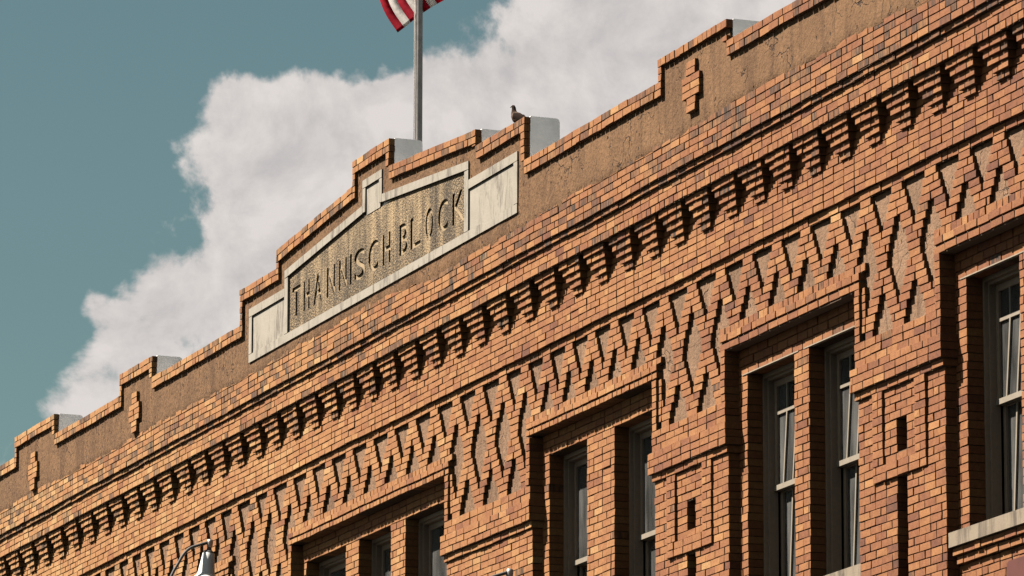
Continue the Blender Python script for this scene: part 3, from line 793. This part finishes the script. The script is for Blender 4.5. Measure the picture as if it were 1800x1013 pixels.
# anchor the free corner of the bottom stripe where it hangs just above the parapet
e0 = flag_pt(1, 0)
corner = Vector((-15.0, .75, 0)) + rt*0
tx, tz = -.226, 3.556          # across-view and height offset of that corner
for s in range(NS):
    v, f = [], []
    for k in (0, 1):
        for i in range(NU+1):
            u = i/NU; vv = (s+k)/NS; a, z = flag_pt(u, vv)
            a = a - e0[0] + tx; z = z - e0[1] + tz
            dep = .10 + .07*math.sin(u*9+vv*3) + .05*math.sin(vv*8+u*2)
            p = rt*a + Vector((-fw.x, -fw.y, 0)).normalized()*(-dep)
            v.append((p.x, p.y, z-6.9))
    for i in range(NU): f.append((i, i+1, NU+2+i, NU+1+i))
    me = bpy.data.meshes.new('stripe'); me.from_pydata(v, [], f); me.polygons.foreach_set('use_smooth', [True]*len(f)); me.update()
    o = link('stripe', me, M['red'] if s % 2 == 0 else M['white'], fl)
    sm = o.modifiers.new('cloth', 'SOLIDIFY'); sm.thickness = .003

# ------------------------------------------------------------------ pigeon on the parapet block
def pigeon():
    path = [(-.165,0,.085,.006,.004),(-.13,0,.088,.022,.008),(-.09,0,.095,.030,.018),(-.05,0,.108,.045,.040),(0,0,.120,.054,.054),(.045,0,.135,.050,.056),
            (.075,0,.155,.038,.044),(.092,0,.180,.026,.030),(.100,0,.203,.020,.023),(.106,0,.222,.019,.021),(.116,0,.234,.018,.019),(.128,0,.235,.013,.013),(.137,0,.232,.006,.006),(.150,0,.226,.0035,.0035),(.158,0,.222,.001,.001)]
    cols = [(.05,.035,.03)]*3 + [(.085,.058,.048)]*2 + [(.13,.085,.07),(.30,.24,.21),(.10,.07,.06),(.07,.05,.045),(.06,.045,.04),(.055,.04,.036),(.06,.045,.04)] + [(.07,.05,.04)]*3
    seg = 14; v = []; f = []; c = []
    for i, (x, y, z, ry, rz) in enumerate(path):
        q0 = Vector(path[max(i-1, 0)][:3]); q1 = Vector(path[min(i+1, len(path)-1)][:3]); t = (q1-q0).normalized()
        n = Vector((0, 1, 0)); b = t.cross(n)
        for k in range(seg):
            th = 2*math.pi*k/seg; p = Vector((x, y, z)) + n*math.cos(th)*ry + b*math.sin(th)*rz
            v.append(tuple(p)); c.append(tuple(q*.26*k for q, k in zip(cols[i], (1.1, .95, .85)))+(1,))
    for i in range(len(path)-1):
        for k in range(seg):
            a = i*seg+k; d = i*seg+(k+1) % seg; f.append((a, d, d+seg, a+seg))
    f.append(tuple(range(seg-1, -1, -1)))
    for sy in (-1, 1):            # legs and toes
        mb = MB(); mb.tube([(.01, sy*.022, .085), (.012, sy*.024, .03), (.012, sy*.024, .004)], [.012, .005, .004], 8)
        for dx, dy in ((.03, 0), (.022, .015), (.022, -.015), (-.015, 0)): mb.tube([(.012, sy*.024, .004), (.012+dx, sy*.024+dy, .003)], [.004, .002], 6)
        n = len(v); v += mb.v; f += [tuple(n+q for q in ff) for ff in mb.f]; c += [(.12, .04, .03, 1)]*len(mb.v)
    me = bpy.data.meshes.new('pigeon'); me.from_pydata(v, [], f)
    bm = bmesh.new(); bm.from_mesh(me); bmesh.ops.recalc_face_normals(bm, faces=bm.faces); bm.to_mesh(me); bm.free()
    ca = me.attributes.new('bk', 'FLOAT_COLOR', 'POINT'); ca.data.foreach_set('color', [q for r in c for q in r])
    me.polygons.foreach_set('use_smooth', [True]*len(me.polygons)); me.update()
    o = link('pigeon', me, M['feather']); o.scale = (1.0, 1.0, 1.0)
    tag(o, 'brown pigeon perched on top of the parapet block, looking along the street', 'bird')
    for sy in (-1, 1):
        mb = MB(); pts = [(.05, .145, .012), (.0, .140, .020), (-.06, .112, .016), (-.12, .090, .008), (-.15, .082, .002)]
        w = [(.03), (.036), (.028), (.014), (.004)]
        n = 8
        for (x, z, t), hw in zip(pts, w):
            for k in range(n):
                th = 2*math.pi*k/n; yb = .046 if x > -.03 else .046-(-.03-x)*.25
                mb.v.append((x, sy*(yb+.010*math.cos(th)), z+hw*math.sin(th)))
        for i in range(len(pts)-1):
            for k in range(n): a = i*n+k; d = i*n+(k+1) % n; mb.f.append((a, d, d+n, a+n))
        w_ = mb.build('wing', M['feather'], o, True)
        ca = w_.data.attributes.new('bk', 'FLOAT_COLOR', 'POINT'); ca.data.foreach_set('color', [.016, .010, .008, 1]*len(w_.data.vertices))
    o.location = (-11.12, .075, 1.585+G0); hd = Vector((fw.x, fw.y, 0)).normalized()*math.cos(R(48)) - rt*math.sin(R(48)); o.rotation_euler = (0, R(-14), math.atan2(hd.y, hd.x))
pigeon()

# ------------------------------------------------------------------ gooseneck lamps on the front
def gooseneck(label, head):
    e = bpy.data.objects.new('gooseneck_lamp', None); C.objects.link(e); hx, hy, hz = head
    e.location = (hx, .15, hz-1.45+G0); tag(e, label, 'lamp', 'gooseneck lamps along the front')
    def P(x, y, z): return (x, hy+y-.15, 1.45+z)          # offsets from the head fitting
    ctrl = [P(0, .00, .0), P(0, -.10, -.035), P(0, -.20, -.075), P(0, -.27, -.14), P(0, -.33, -.24), P(0, -.42, -.42), P(0, -.46, -.65), P(0, -.40, -.95), P(0, -.2, -1.2), P(0, .05, -1.32), (0, -.01, .12)]
    pts = []
    for i in range(len(ctrl)-1):
        p0, p1, p2, p3 = [Vector(ctrl[min(max(i+k, 0), len(ctrl)-1)]) for k in (-1, 0, 1, 2)]
        for k in range(5):
            t = k/5; pts.append(.5*((2*p1)+(-p0+p2)*t+(2*p0-5*p1+4*p2-p3)*t*t+(-p0+3*p1-3*p2+p3)*t**3))
    pts.append(Vector(ctrl[-1]))
    mb = MB(); mb.tube(pts, .0165, 12); mb.build('arm', M['dark_metal'], e, True)
    mb = MB(); mb.tube([(0, .0, .12), (0, -.03, .12)], [.075, .07], 20); mb.build('wall_plate', M['dark_metal'], e, True)
    ax = (Vector((0, -.11, -1))).normalized(); o = Vector(P(0, .02, .0))
    mb = MB(); mb.tube([o+ax*q for q in (-.035, -.028, .0, .03, .055, .06)], [.012, .030, .034, .033, .028, .02], 20); mb.build('elbow', M['metal'], e, True)
    mb = MB(); mb.tube([o+ax*q for q in (.055, .085, .10, .118, .124)], [.024, .030, .050, .062, .060], 24); mb.build('socket', M['dark_metal'], e, True)
    prof = [(.120, .060), (.124, .064), (.20, .074), (.345, .094)]
    sh = MB(); sh.tube([o+ax*q for q, r in prof], [r for q, r in prof], 40, False); s = sh.build('lamp_shade', M['shade'], e, True)
    rg = MB(); rg.tube([o+ax*q for q in (.342, .350, .358)], [.0945, .098, .097], 40, False); rg.build('rim', M['shade'], s, True)
    prof = [(.355, .096), (.39, .125), (.44, .168), (.50, .198), (.57, .210), (.575, .206), (.50, .190), (.44, .160), (.39, .118)]
    sk = MB(); sk.tube([o+ax*q for q, r in prof], [r for q, r in prof], 40, False); sk.build('skirt', M['shade'], s, True)
gooseneck('white gooseneck lamp with bell shade in front of the zigzag frieze', (-19.315, -.40, -1.235))
gooseneck('gooseneck lamp showing only its grey elbow on the plain brick pier', (-10.36, -.30, -2.815))

# ------------------------------------------------------------------ red sign board under the near windows
def red_sign():
    x0, x1, z0, z1, r = -.745, 1.0, -4.75, -4.055, .05
    pts = []
    for cx, cz, a0 in ((x1-r, z1-r, 0), (x0+r, z1-r, 90), (x0+r, z0+r, 180), (x1-r, z0+r, 270)):
        for k in range(7): a = R(a0+15*k); pts.append((cx+r*math.cos(a), cz+r*math.sin(a)))
    n = len(pts); mb = MB()
    mb.v = [(x, .19, z) for x, z in pts] + [(x, .245, z) for x, z in pts]
    mb.f = [tuple(range(n)), tuple(range(2*n-1, n-1, -1))] + [(i, (i+1) % n, n+(i+1) % n, n+i) for i in range(n)]
    o = shift(mb).build('sign_board', M['signred']); tag(o, 'dark red rounded sign board below the stone window sill', 'sign')
red_sign()
